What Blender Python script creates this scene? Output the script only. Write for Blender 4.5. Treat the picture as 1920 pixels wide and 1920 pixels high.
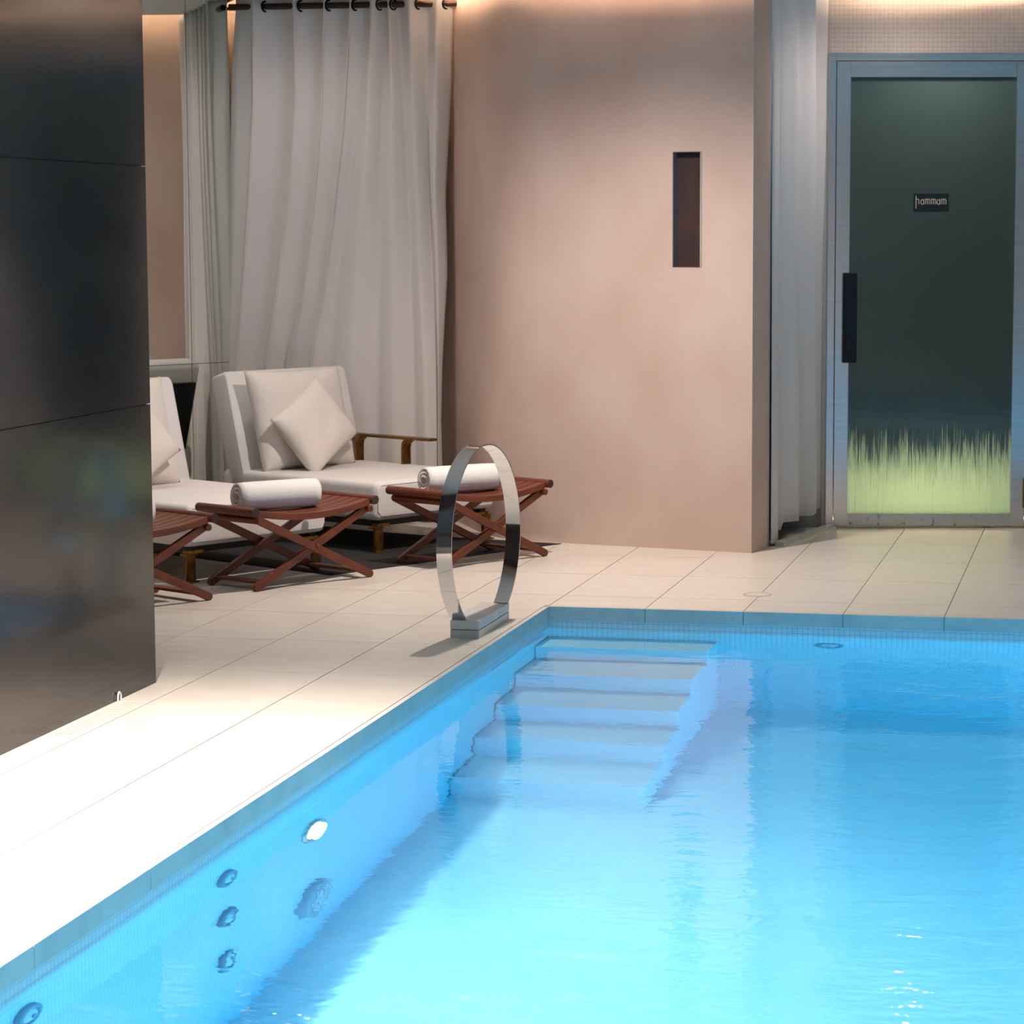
import bpy, bmesh, math, random
from mathutils import Vector, Matrix, noise
random.seed(4)
S = bpy.context.scene
for o in list(bpy.data.objects): bpy.data.objects.remove(o)
COL = S.collection
PI = math.pi

# ------------------------------------------------------------------ camera
F, CX, CY, H = 4800.0, 1190.0, 960.0, 1.45           # pixels of a 1920 frame, metres
TILT = math.atan((CY - 433.0) / F)
PSI = math.atan((2100.0 - CX) * math.cos(TILT) / F)
cd = bpy.data.cameras.new('camera'); cam = bpy.data.objects.new('camera', cd); COL.objects.link(cam)
cd.sensor_width = 36.0; cd.sensor_fit = 'HORIZONTAL'; cd.lens = F / 1920 * 36
cd.shift_x = (960 - CX) / 1920; cd.shift_y = (CY - 960) / 1920
cd.clip_start = .05; cd.clip_end = 100
cam.location = (0, 0, H); cam.rotation_euler = (PI / 2 - TILT, 0, PSI)
cd.dof.use_dof = True; cd.dof.focus_distance = 8.2; cd.dof.aperture_fstop = 11.0
S.camera = cam

# ------------------------------------------------------------------ world, exposure
w = bpy.data.worlds.new('world'); S.world = w; w.use_nodes = True
w.node_tree.nodes['Background'].inputs[0].default_value = (.55, .62, .85, 1)
w.node_tree.nodes['Background'].inputs[1].default_value = 0.0
S.view_settings.view_transform = 'Standard'; S.view_settings.look = 'None'
S.view_settings.gamma = 1; S.view_settings.use_curve_mapping = False
S.view_settings.exposure = 0.0
cy = S.cycles
cy.use_denoising = True; cy.max_bounces = 7; cy.diffuse_bounces = 3; cy.glossy_bounces = 3; cy.transmission_bounces = 6; cy.use_adaptive_sampling = True; cy.adaptive_threshold = .05
cy.transparent_max_bounces = 8; cy.caustics_refractive = True; cy.caustics_reflective = True
cy.blur_glossy = 0.6; cy.sample_clamp_indirect = 6.0; cy.sample_clamp_direct = 0.0

# light levels (lamps of the place, plus unseen fill lamps added to it)
COVE = 330.0; DOWN_DECK = 900.0; DOWN_BACK = 270.0; DOWN_ALC = 15.0; DOWN_ROOM = 48.0; FILL_NEAR = 230.0; POOL_SIDE = 13.0; POOL_FILL = 114.0; HAM_TOP = 330.0; HAM_LOW = 52.0
WARM = (1.0, .71, .49); SOFTWARM = (1.0, .85, .76); COOL = (.80, .84, 1.0)

# ------------------------------------------------------------------ pixel helpers
fh = Vector((-math.sin(PSI), math.cos(PSI), 0)); RT = Vector((math.cos(PSI), math.sin(PSI), 0))
FW = fh * math.cos(TILT) - Vector((0, 0, math.sin(TILT))); UP = RT.cross(FW); CAM = Vector((0, 0, H))
def ray(u, v): return (FW * F + RT * (u - CX) - UP * (v - CY)).normalized()
def fl(u, v, z=0.0):
    d = ray(u, v); return CAM + d * ((z - H) / d.z)
def pln(u, v, p, n):
    d = ray(u, v); return CAM + d * ((Vector(p) - CAM).dot(n) / d.dot(n))

# ------------------------------------------------------------------ materials
def lin(c):
    return tuple((x / 255 / 12.92) if x / 255 <= .04045 else ((x / 255 + .055) / 1.055) ** 2.4 for x in c) + (1,)
MATS = {}
def mat(name, color, rough=.5, metal=0.0, spec=.5, noise_=None, bump=None, **kw):
    m = bpy.data.materials.new(name); m.use_nodes = True; nt = m.node_tree; b = nt.nodes['Principled BSDF']
    b.inputs['Base Color'].default_value = color; b.inputs['Roughness'].default_value = rough
    b.inputs['Metallic'].default_value = metal; b.inputs['Specular IOR Level'].default_value = spec
    for k, v in kw.items(): b.inputs[k.replace('_', ' ')].default_value = v
    tc = nt.nodes.new('ShaderNodeTexCoord')
    def mapped(scale):
        mp = nt.nodes.new('ShaderNodeMapping'); mp.inputs['Scale'].default_value = scale
        nt.links.new(tc.outputs['Object'], mp.inputs['Vector']); return mp.outputs[0]
    if noise_:
        c2, scale, detail, lo, hi = noise_
        n = nt.nodes.new('ShaderNodeTexNoise'); n.inputs['Scale'].default_value = 1; n.inputs['Detail'].default_value = detail
        nt.links.new(mapped(scale), n.inputs['Vector'])
        r = nt.nodes.new('ShaderNodeMapRange'); r.inputs[1].default_value = lo; r.inputs[2].default_value = hi
        nt.links.new(n.outputs[0], r.inputs[0])
        mx = nt.nodes.new('ShaderNodeMix'); mx.data_type = 'RGBA'
        mx.inputs[6].default_value = color; mx.inputs[7].default_value = c2
        nt.links.new(r.outputs[0], mx.inputs[0]); nt.links.new(mx.outputs[2], b.inputs['Base Color'])
    if bump:
        scale, detail, strength, dist = bump
        n = nt.nodes.new('ShaderNodeTexNoise'); n.inputs['Scale'].default_value = 1; n.inputs['Detail'].default_value = detail
        nt.links.new(mapped(scale), n.inputs['Vector'])
        bp = nt.nodes.new('ShaderNodeBump'); bp.inputs['Strength'].default_value = strength; bp.inputs['Distance'].default_value = dist
        nt.links.new(n.outputs[0], bp.inputs['Height']); nt.links.new(bp.outputs[0], b.inputs['Normal'])
    MATS[name] = m; return m
def emit(name, color, strength):
    m = bpy.data.materials.new(name); m.use_nodes = True; nt = m.node_tree; nt.nodes.clear()
    e = nt.nodes.new('ShaderNodeEmission'); e.inputs[0].default_value = (*color, 1); e.inputs[1].default_value = strength
    o = nt.nodes.new('ShaderNodeOutputMaterial'); nt.links.new(e.outputs[0], o.inputs[0]); MATS[name] = m; return m
def mosaic(name, c1, c2, grout, size, rough=.3, axes=('X', 'Z')):
    """small square tiles, a size too fine to build: brick texture for colour and relief"""
    m = mat(name, c1, rough); nt = m.node_tree; b = nt.nodes['Principled BSDF']
    tc = nt.nodes['Texture Coordinate']; sp = nt.nodes.new('ShaderNodeSeparateXYZ'); cb = nt.nodes.new('ShaderNodeCombineXYZ')
    nt.links.new(tc.outputs['Object'], sp.inputs[0])
    nt.links.new(sp.outputs[axes[0]], cb.inputs[0]); nt.links.new(sp.outputs[axes[1]], cb.inputs[1])
    t = nt.nodes.new('ShaderNodeTexBrick'); t.offset = 0; t.squash = 1
    t.inputs['Color1'].default_value = c1; t.inputs['Color2'].default_value = c2; t.inputs['Mortar'].default_value = grout
    t.inputs['Scale'].default_value = 1; t.inputs['Mortar Size'].default_value = size * .09; t.inputs['Mortar Smooth'].default_value = .2
    t.inputs['Brick Width'].default_value = size; t.inputs['Row Height'].default_value = size; t.inputs['Bias'].default_value = 0
    nt.links.new(cb.outputs[0], t.inputs['Vector']); nt.links.new(t.outputs[0], b.inputs['Base Color'])
    bp = nt.nodes.new('ShaderNodeBump'); bp.invert = True; bp.inputs['Strength'].default_value = .5; bp.inputs['Distance'].default_value = .001
    nt.links.new(t.outputs[1], bp.inputs['Height']); nt.links.new(bp.outputs[0], b.inputs['Normal'])
    return m
mat('plaster', lin((206, 183, 170)), .75, noise_=(lin((196, 168, 154)), (3, 3, 2.2), 6, .35, .7), bump=((60, 60, 60), 5, .15, .004))
mat('plaster_grey', lin((190, 182, 174)), .8, noise_=(lin((174, 165, 157)), (4, 4, 3), 5, .35, .7))
mat('stone_tile', lin((226, 219, 208)), .28, noise_=(lin((217, 208, 196)), (2.5, 9, 1), 5, .35, .7), bump=((30, 30, 30), 3, .03, .002))
mat('coping', lin((214, 212, 206)), .35, noise_=(lin((196, 192, 186)), (9, 9, 9), 5, .4, .75))
mat('grout', lin((176, 166, 156)), .8)
mat('dark_tile', lin((36, 34, 34)), .11, spec=.42, noise_=(lin((50, 44, 41)), (2.2, 2.2, 5), 9, .35, .72), bump=((140, 140, 140), 3, .06, .002))
mat('dark_joint', lin((120, 118, 122)), .6)
mat('ceiling_paint', lin((212, 206, 198)), .8)
mat('canvas', lin((222, 217, 213)), .9, bump=((420, 420, 420), 2, .12, .001), Sheen_Weight=.15)
mat('canvas_grey', lin((222, 219, 218)), .9, bump=((420, 420, 420), 2, .12, .001), Sheen_Weight=.1)
mat('pillow', lin((228, 220, 212)), .9, bump=((25, 25, 25), 4, .25, .012), Sheen_Weight=.15)
mat('terry', lin((238, 234, 230)), .95, bump=((330, 330, 330), 3, .55, .004), Sheen_Weight=.4)
mat('teak', lin((116, 54, 29)), .45, noise_=(lin((88, 39, 21)), (45, 6, 45), 6, .35, .7))
mat('teak_end', lin((60, 34, 26)), .6, noise_=(lin((40, 24, 20)), (60, 60, 60), 4, .35, .7))
mat('brass', lin((150, 112, 62)), .36, 1.0, noise_=(lin((104, 76, 44)), (40, 40, 18), 6, .45, .7))
mat('black_frame', lin((24, 24, 26)), .5)
mat('black_panel', lin((10, 13, 14)), .35)
mat('rug', lin((22, 22, 26)), .95, bump=((300, 300, 300), 2, .4, .003))
mat('chrome', (.78, .78, .80, 1), .07, 1.0)
mat('steel', (.66, .65, .65, 1), .2, 1.0, noise_=((.58, .57, .57, 1), (2, 2, 60), 4, .35, .7))
mat('steel_worn', (.56, .55, .57, 1), .3, 1.0, noise_=((.24, .23, .25, 1), (38, 38, 24), 8, .60, .66))
mat('black_metal', lin((22, 24, 28)), .38, .6)
mat('rod', lin((74, 58, 50)), .35, .8)
mat('grommet', lin((28, 26, 26)), .3, .9)
mat('corten', lin((58, 34, 33)), .6, noise_=(lin((42, 27, 30)), (14, 14, 6), 6, .4, .65))
mat('corten_side', lin((128, 126, 132)), .45, .3)
mat('sign_black', lin((14, 16, 20)), .35)
mat('sign_letter', lin((246, 226, 204)), .5)
mat('mirror', (.86, .90, .86, 1), .0, 1.0)
mat('mirror_edge', lin((40, 60, 52)), .3)
mat('pool_plaster', lin((236, 240, 242)), .55, noise_=(lin((228, 234, 238)), (3, 3, 3), 4, .35, .7))
mosaic('pool_mosaic', lin((226, 236, 240)), lin((216, 230, 236)), lin((196, 210, 216)), .020, .35, ('Y', 'Z'))
mosaic('pool_mosaic_back', lin((226, 236, 240)), lin((216, 230, 236)), lin((196, 210, 216)), .020, .35, ('X', 'Z'))
mosaic('wall_mosaic', lin((194, 182, 173)), lin((186, 174, 166)), lin((206, 196, 188)), .0215, .3, ('X', 'Z'))
mosaic('hammam_mosaic', lin((52, 72, 92)), lin((42, 60, 80)), lin((36, 50, 64)), .05, .5, ('X', 'Z'))
mat('hammam_stone', lin((196, 204, 168)), .6)
mat('white_plastic', lin((226, 230, 232)), .4)
mat('jet_shade', lin((92, 140, 160)), .4)  # shade of the recess around and inside the jets, put into the colour
mat('suction_grey', lin((140, 176, 190)), .4)
emit('cove_led', WARM, COVE)
emit('downlight_glow', SOFTWARM, 85.0)
emit('pool_lamp_glow', (.95, .97, 1.0), 40.0)
emit('hammam_led', (1.0, .74, .30), HAM_LOW)
emit('hammam_top', (1.0, .93, .62), HAM_TOP)

def water_material():
    m = bpy.data.materials.new('water'); m.use_nodes = True; nt = m.node_tree; nt.nodes.clear()
    out = nt.nodes.new('ShaderNodeOutputMaterial'); g = nt.nodes.new('ShaderNodeBsdfGlass')
    g.inputs['IOR'].default_value = 1.333; g.inputs['Roughness'].default_value = 0.0; g.inputs['Color'].default_value = (1, 1, 1, 1)
    tc = nt.nodes.new('ShaderNodeTexCoord'); mp = nt.nodes.new('ShaderNodeMapping'); mp.inputs['Scale'].default_value = (5, 9, 1)
    n = nt.nodes.new('ShaderNodeTexNoise'); n.inputs['Scale'].default_value = 1.0; n.inputs['Detail'].default_value = 3; n.inputs['Distortion'].default_value = .5
    bp = nt.nodes.new('ShaderNodeBump'); bp.inputs['Distance'].default_value = .02
    m2 = nt.nodes.new('ShaderNodeMapping'); m2.inputs['Scale'].default_value = (16, 30, 1); n2 = nt.nodes.new('ShaderNodeTexNoise'); n2.inputs['Detail'].default_value = 2
    n2.inputs['Scale'].default_value = 1; b2 = nt.nodes.new('ShaderNodeBump'); b2.inputs['Distance'].default_value = .006
    nt.links.new(tc.outputs['Object'], m2.inputs[0]); nt.links.new(m2.outputs[0], n2.inputs['Vector']); nt.links.new(n2.outputs[0], b2.inputs['Height']); nt.links.new(b2.outputs[0], bp.inputs['Normal'])
    nt.links.new(tc.outputs['Object'], mp.inputs[0]); nt.links.new(mp.outputs[0], n.inputs['Vector'])
    nt.links.new(n.outputs[0], bp.inputs['Height']); nt.links.new(bp.outputs[0], g.inputs['Normal'])
    sp = nt.nodes.new('ShaderNodeSeparateXYZ'); nt.links.new(tc.outputs['Object'], sp.inputs[0])      # calm along the side wall, livelier in open water
    for node, top in ((bp, .20), (b2, .20)):
        r_ = nt.nodes.new('ShaderNodeMapRange'); r_.inputs[1].default_value = -2.1; r_.inputs[2].default_value = -1.1; r_.inputs[3].default_value = top * .22; r_.inputs[4].default_value = top
        nt.links.new(sp.outputs[0], r_.inputs[0]); nt.links.new(r_.outputs[0], node.inputs['Strength'])
    va = nt.nodes.new('ShaderNodeVolumeAbsorption'); va.inputs['Color'].default_value = (.04, .82, .97, 1); va.inputs['Density'].default_value = .27
    nt.links.new(g.outputs[0], out.inputs[0]); nt.links.new(va.outputs[0], out.inputs[1]); MATS['water'] = m
water_material()
def door_glass():
    """clear dark glass, misted all over, with a wet film along the foot that breaks up into runs"""
    m = bpy.data.materials.new('door_glass'); m.use_nodes = True; nt = m.node_tree; b = nt.nodes['Principled BSDF']; N_ = nt.nodes.new; Lk = nt.links.new
    b.inputs['Base Color'].default_value = (.34, .52, .66, 1); b.inputs['Transmission Weight'].default_value = 1; b.inputs['IOR'].default_value = 1.45
    b.inputs['Roughness'].default_value = .10
    tc = N_('ShaderNodeTexCoord'); mp = N_('ShaderNodeMapping'); mp.inputs['Scale'].default_value = (150, 150, 3.4)
    n = N_('ShaderNodeTexNoise'); n.inputs['Scale'].default_value = 1; n.inputs['Detail'].default_value = 5; n.inputs['Roughness'].default_value = .65
    Lk(tc.outputs['Object'], mp.inputs[0]); Lk(mp.outputs[0], n.inputs['Vector'])
    sp = N_('ShaderNodeSeparateXYZ'); Lk(tc.outputs['Object'], sp.inputs[0])
    hz = N_('ShaderNodeMapRange'); hz.inputs[1].default_value = .17; hz.inputs[2].default_value = .60; hz.inputs[3].default_value = .30; hz.inputs[4].default_value = .74
    Lk(sp.outputs[2], hz.inputs[0])
    gt = N_('ShaderNodeMath'); gt.operation = 'SUBTRACT'; Lk(n.outputs[0], gt.inputs[0]); Lk(hz.outputs[0], gt.inputs[1])
    ms = N_('ShaderNodeMapRange'); ms.inputs[1].default_value = -.03; ms.inputs[2].default_value = .10; ms.inputs[3].default_value = .04; ms.inputs[4].default_value = .80
    Lk(gt.outputs[0], ms.inputs[0])
    tr = N_('ShaderNodeBsdfTranslucent'); tr.inputs[0].default_value = (.66, .82, .86, 1)
    mx = N_('ShaderNodeMixShader'); Lk(ms.outputs[0], mx.inputs[0]); Lk(b.outputs[0], mx.inputs[1]); Lk(tr.outputs[0], mx.inputs[2])
    Lk(mx.outputs[0], nt.nodes['Material Output'].inputs[0]); MATS['door_glass'] = m
door_glass()

# ------------------------------------------------------------------ mesh helpers
def mesh(name, verts, faces, m, parent=None, smooth=False, loc=None, rz=None, bevel=0, seg=2):
    me = bpy.data.meshes.new(name); me.from_pydata([tuple(v) for v in verts], [], faces); me.update()
    return link(name, me, m, parent, smooth, loc, rz, bevel, seg)
def link(name, me, m, parent=None, smooth=False, loc=None, rz=None, bevel=0, seg=2):
    o = bpy.data.objects.new(name, me); COL.objects.link(o)
    if m and not me.materials: me.materials.append(MATS[m])
    if smooth:
        for p in me.polygons: p.use_smooth = True
    if parent: o.parent = parent
    if loc is not None: o.location = loc
    if rz is not None: o.rotation_euler = (0, 0, rz)
    if bevel:
        b = o.modifiers.new('bevel', 'BEVEL'); b.width = bevel; b.segments = seg; b.limit_method = 'ANGLE'; b.angle_limit = math.radians(40)
    return o
class MB:
    def __init__(s): s.v = []; s.f = []
    def add(s, v, f):
        k = len(s.v); s.v += [tuple(x) for x in v]; s.f += [tuple(i + k for i in q) for q in f]; return s
    def box(s, x0, x1, y0, y1, z0, z1, M=None):
        v = [Vector((x, y, z)) for z in (z0, z1) for y in (y0, y1) for x in (x0, x1)]
        if M: v = [M @ p for p in v]
        return s.add(v, [(0, 2, 3, 1), (4, 5, 7, 6), (0, 1, 5, 4), (2, 6, 7, 3), (0, 4, 6, 2), (1, 3, 7, 5)])
    def bar(s, p, q, w, h, up=Vector((0, 0, 1))):
        p, q = Vector(p), Vector(q); d = (q - p).normalized(); r = d.cross(up).normalized(); u = r.cross(d)
        M = Matrix((( d.x, r.x, u.x, p.x), (d.y, r.y, u.y, p.y), (d.z, r.z, u.z, p.z), (0, 0, 0, 1)))
        return s.box(0, (q - p).length, -w / 2, w / 2, -h / 2, h / 2, M)
    def tube(s, pts, r, n=10, closed=False, caps=True):
        pts = [Vector(p) for p in pts]; N = len(pts); k = len(s.v); ref = None
        rr = r if isinstance(r, (list, tuple)) else [r] * N
        for i, p in enumerate(pts):
            a = pts[(i - 1) % N] if (closed or i > 0) else p; b = pts[(i + 1) % N] if (closed or i < N - 1) else p
            d = (b - a).normalized()
            if ref is None: ref = d.orthogonal().normalized()
            ref = (ref - d * ref.dot(d)).normalized(); c = d.cross(ref)
            for j in range(n):
                t = 2 * PI * j / n; s.v.append(tuple(p + (ref * math.cos(t) + c * math.sin(t)) * rr[i]))
        for i in range(N if closed else N - 1):
            for j in range(n):
                a, b = k + i * n + j, k + i * n + (j + 1) % n; c2, d2 = k + ((i + 1) % N) * n + (j + 1) % n, k + ((i + 1) % N) * n + j
                s.f.append((a, b, c2, d2))
        if caps and not closed:
            s.f.append(tuple(k + j for j in reversed(range(n)))); s.f.append(tuple(k + (N - 1) * n + j for j in range(n)))
        return s
    def lathe(s, prof, n=24, M=None, cap=True):
        k = len(s.v); M = M or Matrix()
        for (r, z) in prof:
            for j in range(n):
                t = 2 * PI * j / n; s.v.append(tuple(M @ Vector((r * math.cos(t), r * math.sin(t), z))))
        for i in range(len(prof) - 1):
            for j in range(n):
                s.f.append((k + i * n + j, k + i * n + (j + 1) % n, k + (i + 1) * n + (j + 1) % n, k + (i + 1) * n + j))
        if cap:
            s.f.append(tuple(k + j for j in reversed(range(n)))); s.f.append(tuple(k + (len(prof) - 1) * n + j for j in range(n)))
        return s
    def prism(s, poly, a, b, axis='z'):
        """poly of 2-D points pushed from a to b along an axis"""
        n = len(poly)
        def P(p, t): return {'z': (p[0], p[1], t), 'y': (p[0], t, p[1]), 'x': (t, p[0], p[1])}[axis]
        v = [P(p, a) for p in poly] + [P(p, b) for p in poly]
        return s.add(v, [tuple(range(n))[::-1], tuple(range(n, 2 * n))] + [(i, (i + 1) % n, n + (i + 1) % n, n + i) for i in range(n)])
    def o(s, name, m, parent=None, **k):
        ob = mesh(name, s.v, s.f, m, parent, **k)
        bm = bmesh.new(); bm.from_mesh(ob.data); bmesh.ops.recalc_face_normals(bm, faces=bm.faces); bm.to_mesh(ob.data); bm.free()
        return ob
def thing(name, label, cat, loc=(0, 0, 0), rz=0, group=None):
    o = bpy.data.objects.new(name, None); COL.objects.link(o); o.location = loc; o.rotation_euler = (0, 0, rz); o.empty_display_size = .1
    return tag(o, label, cat, group)
def tag(o, label, cat, group=None):
    o['label'] = label; o['category'] = cat
    if group: o['group'] = group
    return o
def struct(o, label=None):
    o['kind'] = 'structure'
    if label: o['label'] = label
    return o
def copy_tree(o, parent=None):
    c = o.copy(); COL.objects.link(c); c.parent = parent
    for ch in list(o.children): copy_tree(ch, c)
    return c
def rings(p, q, n=28):
    """rotation that takes +z to the direction q, moved to p"""
    return Matrix.Translation(Vector(p)) @ Vector((0, 0, 1)).rotation_difference(Vector(q)).to_matrix().to_4x4()

# ------------------------------------------------------------------ the room
XW, YB, ZW, ZF = -2.157, 9.62, -.09, -1.47           # pool side wall, pool end wall, water level, pool floor
XR, YN = 2.7, 1.2                                     # far pool side, near pool end (both out of view)
TX, TY = .383, .643                                   # floor tile module
CEIL = 2.60
D0 = fl(1562, 990); DR = PSI                          # foot of the steam-room door, its wall's heading
DX = Vector((math.cos(DR), math.sin(DR), 0)); DY = Vector((-math.sin(DR), math.cos(DR), 0))
e1 = Vector((.5, math.sqrt(.75), 0)); e2 = Vector((math.sqrt(.75), -.5, 0))      # along the lounger row, and out of it
M0 = Vector((-4.305, 11.965, 0)); LR = -PI / 6
MC = Vector((-4.40, 12.33, 0))                        # corner where the mirror meets the curtained wall
def al(a, b, z=0): return M0 + e1 * a + e2 * b + Vector((0, 0, z))

# floor base (setting bed under the tiles), then each tile as its own piece
fb = MB()
fb.box(-9.5, XW - .012, -2.6, 15.5, -.06, -.012); fb.box(XW - .012, XR + .012, YB + .012, 15.5, -.06, -.012)
fb.box(XR + .012, 4.4, -2.6, 15.5, -.06, -.012); fb.box(XW - .012, XR + .012, -2.6, YN - .012, -.06, -.012)
floor = struct(fb.o('floor', 'grout'))
g = .0016
def tile_box(mb, x0, x1, y0, y1): mb.box(x0 + g, x1 - g, y0 + g, y1 - g, -.012, 0)
GX0, GX1, GY0, GY1 = -3.006, -2.950, 6.862, 7.392    # the slotted grille by the dark wall
full = MB(); tile_box(full, 0, TX, 0, TY); full_me = None
for i in range(-9, 8):
    x0 = -2.155 + TX * i; x1 = x0 + TX
    for j in range(-10, 5):
        y0 = 9.932 + TY * j; y1 = y0 + TY
        inside_x = x0 >= XW - .01 and x0 < XR
        if inside_x and y1 < YB + .05: continue
        if not inside_x and x0 > 0: continue
        if y1 < 3.2 or (x0 < -3.4 and y0 < 7.2) or (y0 > 12.0 and x1 < -4.9): continue
        if x1 < -4.4 and y1 > 11.9: continue
        if (x0 + TX / 2) < -3.4 - (y0 - 7.2) * 0 and False: continue
        cut = inside_x and y0 < YB
        if x0 < GX1 < x1 and y0 < GY1 and y1 > GY0:
            mb = MB(); a, b = max(y0, GY0), min(y1, GY1)
            tile_box(mb, GX1 - g, x1, y0, y1); tile_box(mb, x0, GX0 + g, y0, y1)
            if y0 < a: mb.box(GX0, GX1, y0 + g, a, -.012, 0)
            if y1 > b: mb.box(GX0, GX1, b, y1 - g, -.012, 0)
            mb.o('floor_tile', 'stone_tile', floor)
        elif cut:
            mb = MB(); tile_box(mb, x0, x1, YB + .014, y1); mb.o('floor_tile', 'stone_tile', floor)
        elif i == -1 and y0 < YB:
            mb = MB(); tile_box(mb, x0, XW - .014, y0, y1)
            if y1 > YB: mb.box(XW - .014 - g, x1 - g, YB + .0128, y1 - g, -.012, 0)
            mb.o('floor_tile', 'stone_tile', floor)
        else:
            if full_me is None:
                ob = full.o('floor_tile', 'stone_tile', floor); full_me = ob.data
            else: ob = link('floor_tile', full_me, 'stone_tile', floor)
            ob.location = (x0, y0, 0)
# grille of stone bars between the slots
ng = 15; gp = (GY1 - GY0) / ng; bar_me = None
grille = MB().box(GX0, GX1, GY0, GY1, -.0119, -.0112).o('floor_grille', 'teak_end')  # dark base sheet: the shade inside the slots is put into its colour
struct(grille, 'row of narrow slots cut in the pale floor along the dark wall')
for k in range(ng + 1):
    mb = MB(); y = GY0 + gp * k; mb.box(GX0, GX1, max(GY0, y - gp * .36), min(GY1, y + gp * .36), -.0112, -.0003)
    mb.o('grille_bar', 'stone_tile', grille)
# plain deck outside the photographed part
struct(MB().box(XR + .012, 4.4, -2.6, 12.9, -.012, 0).o('floor_deck_right', 'stone_tile'))
struct(MB().box(-3.0, XR, -2.6, YN - .012, -.012, 0).o('floor_deck_near', 'stone_tile'))

# pool: coping faces, walls, floor, steps
cop = struct(MB().box(XW - .03, XR + .03, YB + .0125, YB + .03, -.05, -.013).o('trim_pool_end', 'grout'))
i = 0
while -2.155 + TX * i < XR:
    x0 = -2.155 + TX * i; MB().box(x0 + .0012, x0 + TX - .0012, YB - .006, YB + .0125, -.052, 0).o('coping_tile', 'coping', cop); i += 1
cop = struct(MB().box(XW - .03, XW - .0125, YN, YB + .0, -.05, -.013).o('trim_pool_side', 'grout'))
for j in range(-13, 1):
    y0 = 9.932 + TY * j - .0; y1 = min(y0 + TY, YB - .006)
    if y1 - y0 > .05 and y0 > YN: MB().box(XW - .0125, XW + .006, y0 + .0012, y1 - .0012, -.052, 0).o('coping_tile', 'coping', cop)
struct(MB().box(XW - .25, XW, YN - .2, YB, ZF - .2, -.0525).o('wall_pool_side', 'pool_mosaic'))
struct(MB().box(XW - .25, XR + .25, YB, YB + .25, ZF - .2, -.0525).o('wall_pool_end', 'pool_mosaic_back'))
struct(MB().box(XR, XR + .25, YN - .2, YB, ZF - .2, -.0525).o('wall_pool_far_side', 'pool_mosaic'))
struct(MB().box(XW, XR, YN - .25, YN, ZF - .2, -.0525).o('wall_pool_near', 'pool_mosaic_back'))
struct(MB().box(XW, XR, YN, YB, ZF - .2, ZF).o('floor_pool', 'pool_plaster'))
XS = -1.487; fronts = [9.386, 9.050, 8.725, 8.425, 8.094]; zs = [-.26 - .242 * k for k in range(5)]
st = struct(thing('pool_stairs', 'submerged white steps leading down into the pool corner', 'stairs', (XW, YB, 0)))
del st['category']
prev = YB
for k in range(5):
    MB().box(0.001, XS - XW, fronts[k] - YB, prev - YB, ZF + .001, zs[k]).o('step', 'pool_plaster', st, bevel=.008); prev = fronts[k]

# beige plaster wall: straight, then bending back behind the curtain
def wall_path(name, pts, thick, z0, z1, m, side=1, smooth=True):
    pts = [Vector((p[0], p[1], 0)) for p in pts]; n = len(pts); back = []
    for i, p in enumerate(pts):
        a = pts[max(0, i - 1)]; b = pts[min(n - 1, i + 1)]; d = (b - a).normalized(); back.append(p + Vector((-d.y, d.x, 0)) * thick * side)
    v = []; f = []
    for z in (z0, z1): v += [(p.x, p.y, z) for p in pts] + [(p.x, p.y, z) for p in back]
    T = 2 * n
    for i in range(n - 1):
        f += [(i, i + 1, T + i + 1, T + i), (n + i + 1, n + i, T + n + i, T + n + i + 1), (T + i, T + i + 1, T + n + i + 1, T + n + i), (i + 1, i, n + i, n + i + 1)]
    f += [(0, T, T + n, n), (n - 1, 2 * n - 1, T + 2 * n - 1, T + n - 1)]
    o = mesh(name, v, f, m); bm = bmesh.new(); bm.from_mesh(o.data); bmesh.ops.recalc_face_normals(bm, faces=bm.faces); bm.to_mesh(o.data); bm.free()
    if smooth:
        for p in o.data.polygons: p.use_smooth = True
        es = o.modifiers.new('split', 'EDGE_SPLIT'); es.split_angle = math.radians(30)
    return o
WB = fl(1409, 1037); WA = fl(1053, 1018); WC = Vector((-1.566, 11.66, 0)); YCW = 12.56
dWA = (WA - WB).normalized()
pA = WA + dWA * .12; pEnd = Vector((-3.38, YCW, 0)); curve = []
c1 = pA + dWA * .40; c2 = pEnd + Vector((.28, -.26, 0))
for k in range(15):
    t = k / 14; curve.append(pA * (1 - t) ** 3 + c1 * 3 * t * (1 - t) ** 2 + c2 * 3 * t * t * (1 - t) + pEnd * t ** 3)
struct(wall_path('wall_back_bend', curve, .2, 0, 2.80, 'plaster', -1))
# straight stretch, with a narrow recess let into it
nbk = Vector((-dWA.y, dWA.x, 0)); nbk = nbk if nbk.y > 0 else -nbk; WL = (pA - WB).length
Mw = Matrix(((dWA.x, nbk.x, 0, WB.x), (dWA.y, nbk.y, 0, WB.y), (0, 0, 1, 0), (0, 0, 0, 1)))
def on_wall(u, v): q = pln(u, v, WB, nbk); return (q - WB).dot(dWA), q.z
NI1 = on_wall(1261, 393)[0]; NI0 = on_wall(1316, 393)[0]; NZ1 = on_wall(1290, 284)[1]; NZ0 = on_wall(1290, 502)[1]; ND = .048
wb = MB(); wb.box(0, NI0, 0, .2, 0, 2.8, Mw); wb.box(NI1, WL, 0, .2, 0, 2.8, Mw); wb.box(NI0, NI1, 0, .2, 0, NZ0, Mw); wb.box(NI0, NI1, 0, .2, NZ1, 2.8, Mw); wb.box(NI0, NI1, ND, .2, NZ0, NZ1, Mw)
struct(wb.o('wall_back', 'plaster'))
struct(MB().prism([(WB.x, WB.y), (WC.x, WC.y), (WC.x - .3, WC.y + .03), (WB.x - .25, WB.y + .06)], 0, 2.8).o('wall_back_return', 'plaster_grey'))
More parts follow.
